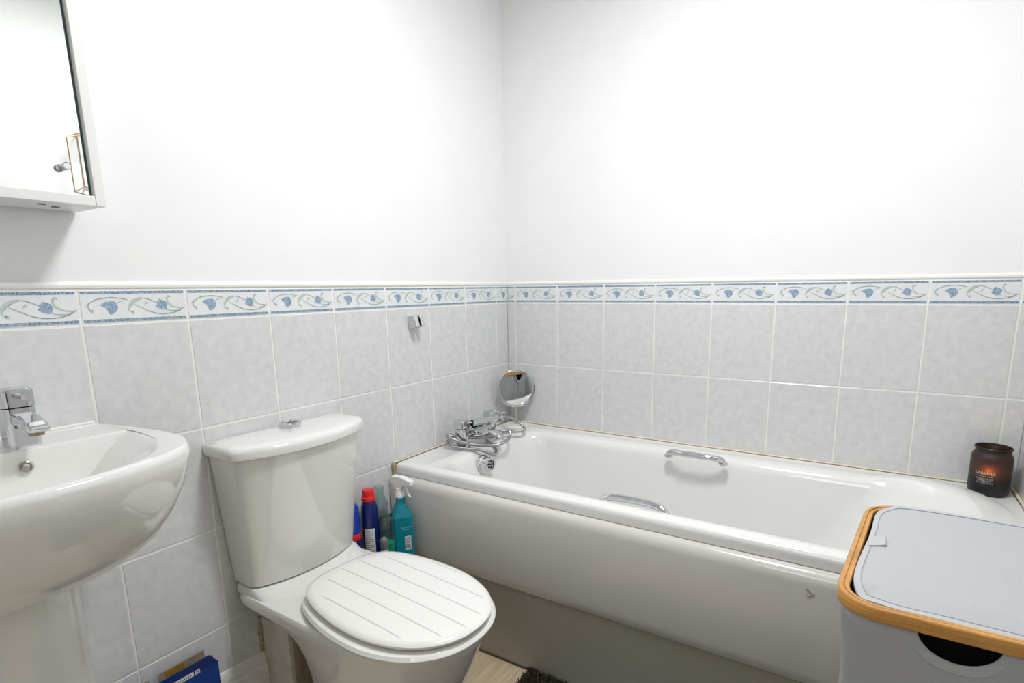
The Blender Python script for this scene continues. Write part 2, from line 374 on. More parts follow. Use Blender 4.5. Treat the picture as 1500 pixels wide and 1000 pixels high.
# side panel: moulded upper part, recessed lower part
pp = [(-.672, .539), (-.690, .540), (-.702, .536), (-.710, .526), (-.714, .510), (-.714, .30), (-.711, .277), (-.703, .268), (-.685, .265)]
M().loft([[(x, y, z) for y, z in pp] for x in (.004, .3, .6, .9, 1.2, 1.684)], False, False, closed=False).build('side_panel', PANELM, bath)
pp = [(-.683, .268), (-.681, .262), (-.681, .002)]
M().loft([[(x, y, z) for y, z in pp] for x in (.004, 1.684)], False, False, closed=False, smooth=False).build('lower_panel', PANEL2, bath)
cm = M()
cm.tube(cat_rom([(1.243, -.7142, .502), (1.250, -.7146, .499), (1.255, -.7146, .494), (1.262, -.7142, .492)], 4), .0009, 6)
cm.tube(cat_rom([(1.246, -.7142, .488), (1.251, -.7146, .4865), (1.256, -.7142, .488)], 4), .0009, 6)
cm.build('chip_mark', mat('brown_chip', (.42, .27, .10), .7), bath)
# overflow with hose-like chrome ring
T = Matrix.Rotation(radians(82), 4, 'Y')
c = Vector((.183, -.436, .528))
M().lathe([(.0, -.004), (.034, -.004), (.034, .004), (.031, .008), (.027, .010), (.0265, .026), (.0245, .030), (.019, .031), (.018, .027), (0, .027)], c, 40, T=T).build('overflow', CHROME, bath)
hm = M()
for k in range(7):
    q = Vector((0, 0, .0275)) if k == 6 else Vector((.0115*cos(k*pi/3+.3), .0115*sin(k*pi/3+.3), .0275))
    hm.lathe([(0, 0), (.0042, 0), (.0042, .0006), (0, .0006)], c+T @ q, 14, T=T)
hm.build('overflow_hole', DARK, bath)
M().tube([(.1555, -.455, .5715), (.164, -.457, .555), (.178, -.459, .520), (.196, -.461, .455)], .0007, 6).build('fine_crack', mat('crack_grey', (.55, .55, .52), .6), bath)
def grip(name, x0, x1, y, z, rise, out, par):
    ya, za = y, z
    pts = cat_rom([(x0, ya, za-.004), (x0+.004, ya+out*.15, za+rise*.45), (x0+.022, ya+out*.7, za+rise*.9), (x0+.05, ya+out, za+rise), ((x0+x1)/2, ya+out*1.05, za+rise*1.04), (x1-.05, ya+out, za+rise),
                   (x1-.022, ya+out*.7, za+rise*.9), (x1-.004, ya+out*.15, za+rise*.45), (x1, ya, za-.004)], 8)
    g = M(); g.tube(pts, .0102, 14)
    for xx in (x0, x1): g.lathe([(0, -.003), (.015, -.003), (.015, .002), (.012, .004), (0, .004)], (xx, ya, za), 24)
    g.build('grip_handle', CHROME, par)
grip('far', .757, .938, -.150, .571, .020, -.022, bath)
grip('near', .722, .910, -.632, .552, .028, .014, bath)
# sealant lines (setting trim)
def strip(name, a, b_, r, m, label=None):
    a, b_ = Vector(a), Vector(b_); n = 60
    pts = [a.lerp(b_, i/n) for i in range(n+1)]
    rs = [r*(1+.25*noise.noise(p*30)) for p in pts]
    return struct(M().tube(pts, rs, 8).build(name, m), label)
strip('trim_1', (.01, -.0035, .5775), (CX-.005, -.0035, .5775), .0035, SEAL)
strip('trim_2', (.0035, -.692, .5775), (.0035, -.01, .5775), .0032, SEAL)
strip('trim_3', (CX-.004, -.69, .5775), (CX-.004, -.01, .5775), .0045, SEAL)
struct(M().box(.001, .012, -.7, -.688, .535, .5745).build('trim_4', SEALD))
strip('trim_5', (.30, -.684, .0005), (1.68, -.684, .0005), .0025, mat('dark_gap_seal', (.08, .05, .03), .8))

# ------------------------------------------------------------------ bath mixer
mix = thing('bath_mixer_tap', 'chrome two-pillar bath mixer wrapped in a shower hose, on the bath end', 'tap', (.09, -.35, .5755))
for yy, nm in ((-.437, 'a'), (-.263, 'b')):
    p = M(); T = Matrix.Rotation(radians(0), 4, 'Z')
    p.loft([rrect(.09-w, .09+w, yy-w, yy+w, rr, z) for w, rr, z in ((.029, .0285, .5757), (.029, .0285, .580), (.0235, .023, .584), (.0215, .0205, .600), (.0215, .016, .630), (.0215, .009, .6475))])
    p.build('pillar', CHROME, mix)
    k = M(); k.loft([rrect(.09-w, .09+w, yy-w, yy+w, rr, z) for w, rr, z in ((.0205, .008, .6495), (.0225, .008, .6505), (.0225, .008, .673), (.021, .008, .677), (.017, .008, .679))])
    kb = k.build('handle', CHROME, mix)
    l = M(); l.tube([(.108, yy+.004, .668), (.118, yy+.012, .6695), (.147, yy+.020, .672)], [.0042, .0036, .003], 10)
    l.build('lever', CHROME, kb)
bd = M(); bd.tube([(.09, -.42, .622), (.09, -.28, .622)], .017, 20); bd.build('cross_body', CHROME, mix)
loops = []
for t, x, z, w, h in ((0, .095, .620, .020, .014), (1, .13, .624, .020, .011), (2, .17, .622, .020, .008), (3, .195, .617, .020, .007), (4, .203, .613, .018, .005)):
    loops.append([Vector((x, -.35+w*cos(a)*(1 if abs(cos(a)) > .0 else 1), z+h*sin(a))) for a in [2*pi*i/20 for i in range(20)]])
sp = M(); sp.loft(loops); sp.lathe([(0, 0), (.011, 0), (.011, .012), (0, .012)], (.192, -.35, .601), 20); sp.build('spout', CHROME, mix)
cr = M(); cr.lathe([(0, 0), (.010, 0), (.010, .02), (0, .02)], (.088, -.35, .636), 20); cr.lathe([(0, 0), (.014, 0), (.016, .004), (.016, .012), (.013, .016), (0, .016)], (.088, -.35, .630), 6)
cr.tube([(.088, -.372, .652), (.088, -.35, .648), (.088, -.328, .652)], .006, 10); cr.build('cradle', CHROME, mix)
dv = M(); dv.lathe([(0, 0), (.010, 0), (.010, -.014), (.008, -.03), (0, -.03)], (.118, -.33, .612), 20); dv.build('hose_outlet', CHROME, mix)
# handset lying across the cradle
hs = thing('shower_handset', 'chrome shower handset lying across the bath mixer tap', 'shower head', (.11, -.40, .655))
h = M(); h.tube([(.128, -.425, .668), (.128, -.40, .667), (.129, -.34, .661), (.130, -.30, .656), (.131, -.277, .653)], [.0125, .013, .0125, .012, .0105], 20); h.build('handle', CHROME, hs)
h = M(); T = Matrix.Rotation(radians(200), 4, 'X') @ Matrix.Rotation(radians(0), 4, 'Y')
h.lathe([(0, -.012), (.018, -.012), (.03, -.006), (.033, .002), (.031, .006), (0, .006)], (.138, -.395, .640), 32, T=Matrix.Rotation(radians(25), 4, 'Y')); h.build('spray_head', CHROME, hs)
g = M()
for k in range(-3, 4):
    w = math.sqrt(.026**2-(k*.0075)**2)
    g.tube([(.138-w*.9, -.395+k*.0075, .6325+w*.42), (.138+w*.9, -.395+k*.0075, .6325-w*.42)], .0012, 6)
g.build('spray_grid', GREYP, hs)
n_ = M(); n_.tube([(.131, -.277, .653), (.131, -.262, .651)], .0135, 8); n_.tube([(.131, -.262, .651), (.1315, -.246, .6495)], .0105, 20); n_.build('hose_nut', CHROME, hs)
# hose
def hose(pts, par, r=.0062):
    c = cat_rom(pts, 60); L = [0]
    for a, b2 in zip(c[:-1], c[1:]): L.append(L[-1]+(b2-a).length)
    n = int(L[-1]/.0011); out = []; j = 0
    for i in range(n+1):
        s = L[-1]*i/n
        while j < len(L)-2 and L[j+1] < s: j += 1
        t = (s-L[j])/max(L[j+1]-L[j], 1e-9); out.append(c[j].lerp(c[j+1], t))
    rs = [r*(1.0 if (i//2) % 2 else .86) for i in range(len(out))]
    return M().tube(out, rs, 12)
H = [(.1315, -.246, .6495), (.134, -.21, .646), (.150, -.175, .628), (.175, -.158, .600), (.185, -.175, .592), (.165, -.22, .595), (.150, -.27, .600), (.135, -.32, .598), (.115, -.38, .603), (.075, -.42, .608),
     (.045, -.455, .618), (.060, -.480, .622), (.105, -.476, .612), (.150, -.440, .596), (.190, -.385, .585), (.205, -.335, .588), (.200, -.295, .597), (.185, -.275, .612), (.165, -.285, .612), (.12, -.30, .60)]
tag(hose(H, None).build('shower_hose', STEELHOSE), 'ribbed steel shower hose looped around the bath mixer tap', 'hose')
H2 = [(.118, -.33, .588), (.130, -.333, .578), (.168, -.348, .566), (.195, -.375, .556), (.200, -.405, .560), (.178, -.435, .578), (.130, -.468, .586), (.085, -.481, .590), (.052, -.476, .596), (.046, -.455, .606)]
o2 = hose(H2, None); o2.build('lower_hose_loop', STEELHOSE, bpy.data.objects['shower_hose'])

# ------------------------------------------------------------------ round mirror on the bath corner
vm = thing('vanity_mirror', 'round chrome vanity mirror on a marble foot, bath corner', 'mirror', (.088, -.082, .5755))
M().lathe([(0, 0), (.049, 0), (.0505, .002), (.0505, .009), (.049, .011), (0, .011)], (.088, -.082, .5758), 48).build('base', MARBLE, vm)
cM = Vector((.090, -.080, .740)); nrm = Vector((.7395, -.655, .056)).normalized()
st = M(); st.tube([(.088, -.082, .586), (.088, -.082, .660)], .0062, 16); st.lathe([(0, 0), (.0075, 0), (.0075, .004), (0, .004)], (.088, -.082, .5865), 20)
st.lathe([(0, 0), (.006, 0), (.0075, .006), (.006, .010), (0, .010)], (.088, -.082, .655), 20); st.build('stem', BRASSY, vm)
Tm = nrm.to_track_quat('Z', 'Y').to_matrix().to_4x4()
fr_ = M(); ring = [cM+Tm @ Vector((.0735*cos(a), .0735*sin(a), 0)) for a in [2*pi*i/64 for i in range(64)]]
fr_.tube(ring, .0024, 10, closed=True)
fr_.tube([cM+Tm @ Vector((.080*cos(a), .080*sin(a), -.004)) for a in [pi*.98+pi*1.04*i/48 for i in range(49)]], .0024, 8); fr_.build('frame', CHROME, vm)
M().lathe([(0, -.003), (.072, -.003), (.072, .001), (0, .001)], cM, 64, T=Tm).build('mirror_glass', MIRROR, vm)

# ------------------------------------------------------------------ candle
cd_ = thing('candle_jar', 'black glass candle jar burning on the bath corner deck', 'candle', (1.620, -.068, .5755))
cc = (1.620, -.068, .5757)
jm = mat('smoked_glass_jar', (.010, .011, .012), .45)
def glow(m, centre):
    b = m.node_tree.nodes['Principled BSDF']; o = m.node_tree.nodes['Material Output']
    t_ = nn(m, 'ShaderNodeBsdfTranslucent'); t_.inputs[0].default_value = (1, .40, .12, 1); x_ = nn(m, 'ShaderNodeMixShader'); x_.inputs[0].default_value = .026
    lk(m, b.outputs[0], x_.inputs[1]); lk(m, t_.outputs[0], x_.inputs[2]); lk(m, x_.outputs[0], o.inputs[0])
    return m
glow(jm, None)
M().lathe([(.030, 0), (.041, .001), (.0445, .005), (.0455, .02), (.0455, .098), (.0445, .106), (.040, .113), (.0385, .117), (.0385, .122), (.041, .1245), (.0415, .128), (.040, .130), (.0385, .1290), (.0378, .126)],
          cc, 56, cap1=False).build('jar', jm, cd_)
M().lathe([(0, .004), (.0424, .006), (.0424, .054), (.03, .0525), (0, .052)], cc, 40).build('wax', mat('dark_wax', (.05, .03, .02), .4), cd_)
fl_ = M()
fl_.lathe([(.0005, 0), (.003, .002), (.0042, .006), (.0032, .012), (.0012, .018), (.0002, .022)], (cc[0]-.005, cc[1]-.024, cc[2]+.056), 14); fl_.build('flame', FLAME, cd_)
lt = bpy.data.lights.new('candle_light', 'POINT'); lt.energy = .12; lt.color = (1, .45, .12); lt.shadow_soft_size = .004
lo = bpy.data.objects.new('candle_light', lt); COL.objects.link(lo); lo.location = (cc[0]-.0085, cc[1]-.0365, cc[2]+.071)
# printing wrapped around the jar, facing the room
fa = math.atan2(-1.941+.068, 1.322-1.62)-.22
def wrap(m_, txt, size, z, c=cc, r=.0457, a0=fa, mi=0):
    vs_, fs_ = text_polys(txt, size)
    m_.add([Vector((c[0]+r*cos(a0+v.x/r), c[1]+r*sin(a0+v.x/r), c[2]+z+v.y)) for v in vs_], fs_, mi, False)
tx = M(); wrap(tx, 'UNWIND', .0105, .060)
nseg = 24; rr_ = .0457
for (za, zb, w) in ((.0545, .0551, .018),):
    tx.loft([[Vector((cc[0]+rr_*cos(fa+(-w+2*w*i/nseg)/rr_), cc[1]+rr_*sin(fa+(-w+2*w*i/nseg)/rr_), cc[2]+z)) for i in range(nseg+1)] for z in (za, zb)], False, False, closed=False, smooth=False)
wrap(tx, 'ROSEWOOD OAK', .0046, .0465); wrap(tx, '& AMBER WAX', .0046, .0415); wrap(tx, 'SCENTED CANDLE', .0044, .036)
tx.build('printed_label', mat('pale_print', (.62, .60, .58), .5), cd_)

# ------------------------------------------------------------------ shower wall bracket
hb = M()
prof = [(0.0005, 1.012), (.0005, 1.055), (.030, 1.055), (.040, 1.019), (.022, 1.014)]
hb.loft([[Vector((x, y, z)) for x, z in prof] for y in (-.588, -.5705)], True, True, smooth=False)
hb.loft([[Vector((x, y, z)) for x, z in prof] for y in (-.5615, -.548)], True, True, smooth=False)
hb.loft([[Vector((x, y, z)) for x, z in [(0.0005, 1.0125), (.0005, 1.0545), (.014, 1.0545), (.014, 1.0125)]] for y in (-.5705, -.5615)], True, True, smooth=False)
hold = hb.build('shower_bracket', CHROME, bevel=.0025); tag(hold, 'small chrome shower bracket on the tiled wall', 'bracket')
M().lathe([(0, 0), (.0028, 0), (.0028, .003), (0, .003)], (.018, -.566, 1.0095), 12).build('screw', CHROME, hold)

# ------------------------------------------------------------------ toilet
CY = -1.093
wc = thing('toilet', 'white close-coupled toilet with a slatted-look seat lid', 'toilet', (.3, CY, 0))
def egg(x0, x1, hw, z, back=.92, n=64, cy=CY, k=.5, nf=2.1):
    """flat back, elliptical front"""
    xm = x0+(x1-x0)*k; pts = []
    for i in range(n//2+1):
        a = -pi/2+pi*i/(n//2); ca, sa = cos(a), sin(a)
        pts.append(Vector((xm+(x1-xm)*math.copysign(abs(ca)**(2/nf), ca), cy+hw*math.copysign(abs(sa)**(2/nf), sa), z)))
    q = n//2; r = .03; hb_ = hw*back; side = 10; bk = 12
    top = [Vector((xm+(x0+r-xm)*i/side, cy+hw+(hb_-hw)*(i/side)**1.5, z)) for i in range(1, side+1)]
    arc = [Vector((x0+r-r*sin(pi/2*i/5), cy+hb_-r+r*cos(pi/2*i/5), z)) for i in range(1, 6)]
    back_ = [Vector((x0, cy+(hb_-r)*(1-2*i/bk), z)) for i in range(1, bk)]
    mir = lambda L: [Vector((p.x, 2*cy-p.y, p.z)) for p in reversed(L)]
    return pts+top+arc+back_+mir(arc)+mir(top)[:]
pan = M()
P1 = [(.396, .018, .648, .158, .99, .62), (.402, .022, .643, .154, .99, .62)]
spec = [(0, .17, .51, .118, .85, .4), (.012, .17, .515, .119, .85, .4), (.07, .175, .51, .114, .82, .4), (.15, .18, .535, .126, .78, .45), (.21, .185, .568, .142, .76, .5), (.26, .185, .592, .150, .80, .5), (.30, .175, .610, .155, .84, .5),
        (.330, .155, .622, .158, .88, .55), (.352, .115, .632, .163, .93, .58), (.368, .055, .639, .167, .97, .6), (.378, .018, .644, .169, .98, .62), (.392, .012, .646, .169, .98, .62), (.400, .016, .642, .165, .98, .62), (.403, .03, .63, .152, .97, .62)]
pan.loft([egg(a, b2, hw, z, bk, k=kk) for z, a, b2, hw, bk, kk in spec]); pan.build('pan', CERAMIC, wc)
# raised shelf under the cistern
def bow(x0, xc, xf, hw, z, n=24, r=.012, cy=CY):
    """straight back at x0, side corners at xc, bowed front reaching xf"""
    pts = [Vector((x0, cy-hw, z)), Vector((x0+(xc-x0)*.5, cy-hw, z)), Vector((xc-r, cy-hw, z))]
    fr = []
    for i in range(n+1):
        t = -1+2*i/n; e = 1-abs(t)**2.2
        fr.append(Vector((xc+(xf-xc)*e, cy+(hw-.000)*t, z)))
    # round the corners a little
    fr[0] = Vector((xc-r*.25, cy-hw+r*.25, z)); fr[-1] = Vector((xc-r*.25, cy+hw-r*.25, z))
    pts += fr+[Vector((xc-r, cy+hw, z)), Vector((x0+(xc-x0)*.5, cy+hw, z)), Vector((x0, cy+hw, z))]
    return pts
sh = M(); sh.loft([bow(.013, .13, .235, .158, .398), bow(.013, .115, .185, .158, .4055), bow(.013, .098, .145, .157, .414), bow(.014, .090, .128, .156, .4195), bow(.014, .086, .124, .154, .4205)]); sh.build('cistern_shelf', CERAMIC, wc)
cs = M(); cs.loft([bow(.004, .078, .118, .152, .4225), bow(.004, .082, .122, .156, .426), bow(.004, .088, .132, .162, .50), bow(.004, .098, .148, .171, .62), bow(.004, .110, .166, .181, .75), bow(.004, .112, .168, .182, .760)])
cis = cs.build('cistern', CERAMIC, wc)
li = M(); li.loft([bow(.002, .116, .172, .189, .7615), bow(.002, .120, .178, .192, .765), bow(.002, .120, .179, .193, .780), bow(.003, .117, .176, .191, .787), bow(.006, .110, .168, .186, .7915), bow(.015, .095, .150, .172, .7940), bow(.03, .07, .10, .12, .7955)])
lid = li.build('cistern_lid', CERAMIC, wc)
bc = (.052, -1.086, .7945)
M().lathe([(.024, 0), (.024, .005), (.0275, .007), (.0275, .0105), (.024, .013), (.020, .0125), (.019, .0095), (0, .0095)], bc, 40).build('flush_button', CHROME, lid)
bm_ = M(); bm_.box(bc[0]-.0012, bc[0]+.0012, bc[1]-.0188, bc[1]+.0188, bc[2]+.0093, bc[2]+.0105)
bm_.lathe([(.008, .0090), (.008, .0108), (.0072, .0108), (.0072, .0098)], bc, 24); bm_.build('button_split', GREYP, lid)
# seat and lid
RT = Matrix.Translation((.433, -1.099, 0)) @ Matrix.Rotation(radians(-4.5), 4, 'Z')
def supl(a, b2, z, n=2.2, N=80):
    out = []
    for i in range(N):
        t = 2*pi*i/N; m_ = n+(.9*sstep(0, 1, -cos(t)) if cos(t) < 0 else 0)
        out.append(Vector((math.copysign(abs(cos(t))**(2/m_), cos(t))*a*(1.03 if cos(t) < 0 else 1), math.copysign(abs(sin(t))**(2/m_), sin(t))*b2, z)))
    return out
def sup(a, b2, z, n=2.2, N=80, inner=None):
    return [Vector((RT @ Vector((p.x, p.y, 0)))[:2]+(z,)) for p in supl(a, b2, z, n, N)]
s_ = M(); s_.loft([sup(.150, .100, .404), sup(.222, .166, .4035), sup(.232, .175, .407), sup(.235, .178, .414), sup(.230, .174, .4215), sup(.218, .163, .425), sup(.15, .10, .425), sup(.150, .10, .404)], False, False)
s_.build('seat', SEATM, wc)
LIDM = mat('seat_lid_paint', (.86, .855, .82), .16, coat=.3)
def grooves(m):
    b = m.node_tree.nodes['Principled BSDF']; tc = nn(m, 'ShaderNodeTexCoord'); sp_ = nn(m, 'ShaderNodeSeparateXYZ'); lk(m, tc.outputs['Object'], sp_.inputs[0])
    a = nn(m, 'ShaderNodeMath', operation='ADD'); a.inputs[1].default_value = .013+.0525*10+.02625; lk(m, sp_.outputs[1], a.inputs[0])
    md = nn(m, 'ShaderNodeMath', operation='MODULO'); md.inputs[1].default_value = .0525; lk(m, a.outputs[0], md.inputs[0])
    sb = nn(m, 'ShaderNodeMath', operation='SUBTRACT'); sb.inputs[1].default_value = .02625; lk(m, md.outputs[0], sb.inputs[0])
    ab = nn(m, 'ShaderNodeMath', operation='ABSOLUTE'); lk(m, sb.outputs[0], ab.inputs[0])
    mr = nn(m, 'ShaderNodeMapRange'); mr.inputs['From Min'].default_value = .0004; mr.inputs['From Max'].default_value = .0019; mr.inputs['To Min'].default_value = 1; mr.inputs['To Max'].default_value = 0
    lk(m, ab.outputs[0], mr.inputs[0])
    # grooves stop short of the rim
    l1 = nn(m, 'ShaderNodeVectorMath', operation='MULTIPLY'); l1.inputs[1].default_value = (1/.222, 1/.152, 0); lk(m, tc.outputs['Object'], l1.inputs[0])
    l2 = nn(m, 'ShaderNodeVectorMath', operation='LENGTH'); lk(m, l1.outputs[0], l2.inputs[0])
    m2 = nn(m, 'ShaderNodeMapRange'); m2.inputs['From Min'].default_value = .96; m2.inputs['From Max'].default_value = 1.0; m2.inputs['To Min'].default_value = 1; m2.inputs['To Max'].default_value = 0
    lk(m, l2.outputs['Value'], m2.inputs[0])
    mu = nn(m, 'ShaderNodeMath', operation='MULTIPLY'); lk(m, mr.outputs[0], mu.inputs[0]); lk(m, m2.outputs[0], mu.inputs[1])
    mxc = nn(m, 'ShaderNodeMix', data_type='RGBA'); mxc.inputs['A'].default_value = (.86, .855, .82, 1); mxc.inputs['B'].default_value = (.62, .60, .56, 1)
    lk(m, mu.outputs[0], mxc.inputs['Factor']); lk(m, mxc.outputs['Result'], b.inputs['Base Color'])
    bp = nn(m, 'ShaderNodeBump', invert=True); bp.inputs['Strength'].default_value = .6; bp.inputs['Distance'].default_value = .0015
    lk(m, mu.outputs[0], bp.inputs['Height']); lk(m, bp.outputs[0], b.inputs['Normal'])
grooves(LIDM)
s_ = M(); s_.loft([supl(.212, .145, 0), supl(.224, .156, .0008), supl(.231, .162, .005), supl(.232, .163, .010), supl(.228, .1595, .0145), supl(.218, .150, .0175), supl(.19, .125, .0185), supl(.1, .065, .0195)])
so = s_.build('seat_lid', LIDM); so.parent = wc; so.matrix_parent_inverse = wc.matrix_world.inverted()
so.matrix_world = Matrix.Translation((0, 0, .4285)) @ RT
for yy in (-1.172, -1.02):
    hg = M(); hg.tube([(.201, yy-.012, .424), (.201, yy+.012, .424)], .0045, 14); hg.lathe([(0, 0), (.008, 0), (.008, .004), (.004, .008), (.004, .02), (0, .02)], (.203, yy, .403), 20)
    hg.build('hinge', CHROME, wc)

# ------------------------------------------------------------------ basin
BY = -1.69
ba = thing('basin', 'white pedestal basin on the left wall with chrome tap', 'basin', (.18, BY, 0))
half = cat_rom([(.005, .204), (.05, .216), (.11, .229), (.18, .239), (.25, .243), (.30, .234), (.345, .206), (.378, .152), (.400, .08), (.408, 0)], 6)
half = [Vector((p.x, p.y, 0)) for p in half]
def boutline(sx, sy, z, x0=.005, dx=0):
    up = [Vector((x0+(p.x-.005)*sx+dx, BY+p.y*sy, z)) for p in half]
    lo_ = [Vector((p.x, 2*BY-p.y, z)) for p in reversed(up[:-1])]
    return up+lo_
def binner(x0, x1, hw, z, n=len(half)*2-1):
    """D shaped inner bowl with matching vertex count"""
    out = []; N = len(half)
    fx = [(p.x-.005)/(.408-.005) for p in half]
    for i, p in enumerate(half):
        a = -.15*pi+(.65*pi)*i/(N-1)
        out.append(p)
    up = []
    for i in range(N):
        t = i/(N-1); a = pi/2*t
        # superellipse from (x0, hw) round to (x1, 0)
        n_ = 2.5; ca, sa = cos(a), sin(a)
        xx = x0+(x1-x0)*(abs(sa)**(2/n_)); yy = hw*(abs(ca)**(2/n_))*(1-.05*(1-t))
        up.append(Vector((xx, BY+yy, z)))
    lo_ = [Vector((p.x, 2*BY-p.y, z)) for p in reversed(up[:-1])]
    return up+lo_
ol = [boutline(.40, .40, .640), boutline(.44, .44, .646), boutline(.56, .56, .660), boutline(.70, .69, .685), boutline(.82, .81, .722), boutline(.905, .90, .770), boutline(.965, .96, .815), boutline(.992, .99, .850), boutline(1, 1, .872), boutline(.995, .996, .881), boutline(.982, .988, .8855),
      boutline(.962, .976, .8855)]
inn = []
def mixl(a, b2, t): return [p.lerp(q, t) for p, q in zip(a, b2)]
in0 = binner(.122, .390, .228, .8846)
ol.append(mixl(boutline(.955, .972, .8855), in0, .35)); ol.append(mixl(boutline(.955, .972, .8855), in0, .75))
inn = [in0, binner(.1227, .3875, .224, .8832), binner(.1235, .384, .217, .8795), binner(.126, .376, .200, .868), binner(.130, .364, .178, .850), binner(.138, .345, .150, .824), binner(.150, .315, .118, .794), binner(.17, .275, .078, .768), binner(.20, .235, .03, .756)]
bs = M(); bs.loft(ol+inn, False, True); bo = bs.build('bowl', CERAMIC, ba)
M().loft([[Vector((x, BY+y, z)) for x, y in [(.006, -.095), (.10, -.098), (.15, -.09), (.182, -.06), (.195, 0), (.182, .06), (.15, .09), (.10, .098), (.006, .095)]] for z in (0.001, .3, .655)], True, True).build('pedestal', CERAMIC, ba, sub=0)
for o in [bpy.data.objects['pedestal']]:
    m_ = o.modifiers.new('b', 'BEVEL'); m_.width = .012; m_.segments = 3; m_.limit_method = 'ANGLE'; m_.angle_limit = radians(60)
M().lathe([(.0, 0), (.0095, 0), (.009, .003), (.006, .004), (.005, .001), (0, .0015)], (.1335, -1.634, .858), 24, T=Matrix.Rotation(radians(76), 4, 'Y')).build('overflow', mat('aged_nickel', (.45, .43, .38), .25, 1), bo)
strip('trim_6', (.003, BY-.204, .887), (.003, BY+.204, .887), .0032, mat('white_silicone', (.86, .85, .8), .4))
# basin tap
bt_ = thing('basin_tap', 'chrome monobloc tap on the basin deck', 'tap', (.085, -1.620, .8855))
tb = M(); tb.loft([rrect(.060-.0, .108, -1.643, -1.598, .011, z) for z in (.8805, .8855)]+[rrect(.061, .107, -1.642, -1.599, .010, z) for z in (.95, .9525)]); tb.build('body', CHROME, bt_)
tb = M(); tb.loft([rrect(.062, .106, -1.641, -1.600, .009, .9535)]+[rrect(.060, .108, -1.643, -1.598, .011, z) for z in (.9545, .982)]+[rrect(.063, .105, -1.640, -1.601, .010, .985)]); hd = tb.build('handle', CHROME, bt_)
tb = M(); tb.tube([(.106, -1.620, .972), (.118, -1.620, .9725), (.131, -1.620, .973)], [.0052, .0052, .0046], 14); tb.build('lever', CHROME, hd)
tb = M()
tb.loft([[Vector((x, -1.620+y*w, z+q*hh)) for y, q in ((-1, -.7), (-.7, -1), (.7, -1), (1, -.7), (1, .7), (.7, 1), (-.7, 1), (-1, .7))] for x, z, w, hh in ((.104, .934, .017, .010), (.125, .934, .0165, .009), (.160, .928, .016, .007), (.172, .925, .015, .006), (.175, .924, .012, .004))], smooth=False)
spt = tb.build('spout', CHROME, bt_, bevel=.002)
M().lathe([(0, 0), (.0105, 0), (.0105, .010), (0, .010)], (.158, -1.620, .9125), 24).build('aerator', mat('limescaled_brass', (.32, .26, .16), .4, 1), spt)

# ------------------------------------------------------------------ mirror cabinet
cb = thing('mirror_cabinet', 'white-framed mirror wall cabinet above the basin', 'cabinet', (.06, -1.75, 1.293))
X1 = .120; YR = -1.455; YL = -2.02; ZB = 1.294; ZT = 1.93; ST = .0155; RH = .017
M().box(0.001, .100, YL, YR-.001, ZB+.0005, ZT).build('carcass', CABW, cb, bevel=.001)
M().box(.1005, X1, YR-ST, YR, ZB, ZT).build('side_stile', CABW, cb, bevel=.001)
M().box(.1005, X1, YL, YR-ST-.0006, ZB, ZB+RH).build('bottom_rail', CABW, cb, bevel=.001)
M().box(.1005, X1, YL, YR-ST-.0006, ZT-RH, ZT).build('top_rail', CABW, cb, bevel=.001)
dr = M().box(.1005, .108, YL, YR-ST-.002, ZB+RH+.001, ZT-RH-.001).build('mirror_door', MIRROR, cb)
M().box(.1065, .1083, YR-ST-.0042, YR-ST-.002, ZB+RH+.001, ZT-RH-.001).build('glass_edge', MEDGE, dr)
kn = M(); kn.lathe([(0, 0), (.0045, 0), (.0045, .006), (.0062, .008), (.0065, .010), (.0065, .019), (.005, .0205), (0, .0205)], (.1082, -1.508, 1.355), 24, T=Matrix.Rotation(radians(90), 4, 'Y')); kn.build('knob', CHROME, dr)
for xx, yy in ((.052, -1.508), (.075, -1.535)):
    M().lathe([(0, 0), (.006, 0), (.006, .0012), (0, .0012)], (xx, yy, ZB-.0008), 16).build('screw_cap', GREYP, cb)
# gold wire holder on the right wall (seen in the cabinet mirror)
gr = M(); rw = .0022
Pa = [(1.600, -.948, 1.531), (1.684, -.881, 1.567), (1.684, -.79, 1.545), (1.600, -.83, 1.505)]
Pb = [(1.600, -.948, 1.731), (1.684, -.881, 1.770), (1.684, -.79, 1.800), (1.600, -.83, 1.775)]
for L_ in (Pa, Pb):
    for i in range(4): gr.tube([L_[i], L_[(i+1) % 4]], rw, 8)
for a, c2 in zip(Pa, Pb): gr.tube([a, c2], rw, 8)
for i in range(1, 6):
    t = i/6; gr.tube([Vector(Pb[0]).lerp(Vector(Pb[3]), t), Vector(Pb[1]).lerp(Vector(Pb[2]), t)], rw*.7, 6)
tag(gr.build('wire_holder', GOLDW), 'gold wire holder on the right wall, seen only in the cabinet mirror', 'wire holder')

# ------------------------------------------------------------------ pipe boxing and skirting
bx = thing('pipe_boxing', 'chipped low pipe boxing behind the toilet pan', 'pipe boxing', (.06, -.95, 0))
M().box(.001, .118, -1.1955, -1.183, .001, .294).build('end_board', BOXW, bx, bevel=.002)
M().box(.106, .120, -1.1825, -.716, .001, .290).build('front_board', BOXB, bx)
M().box(.001, .122, -1.1825, -.716, .2905, .2975).build('top_board', BOXD, bx)
em = M(); em.tube(cat_rom([(.0035, -1.198, .292), (.004, -1.199, .25), (.003, -1.197, .225), (.004, -1.200, .198)], 8), [.004+.0018*noise.noise(Vector((i*.7, 0, 0))) for i in range(25)], 7); em.build('crumbling_filler', SEALD, bx)
sk = M(); pr_ = [(0.0005, .001), (.019, .001), (.019, .150), (.0175, .160), (.012, .168), (.0115, .178), (.008, .190), (.004, .1975), (.0005, .200)]
sk.loft([[Vector((x, y, z)) for x, z in pr_] for y in (YB, -1.197)], True, True, smooth=False); struct(sk.build('baseboard_left', SKIRT))
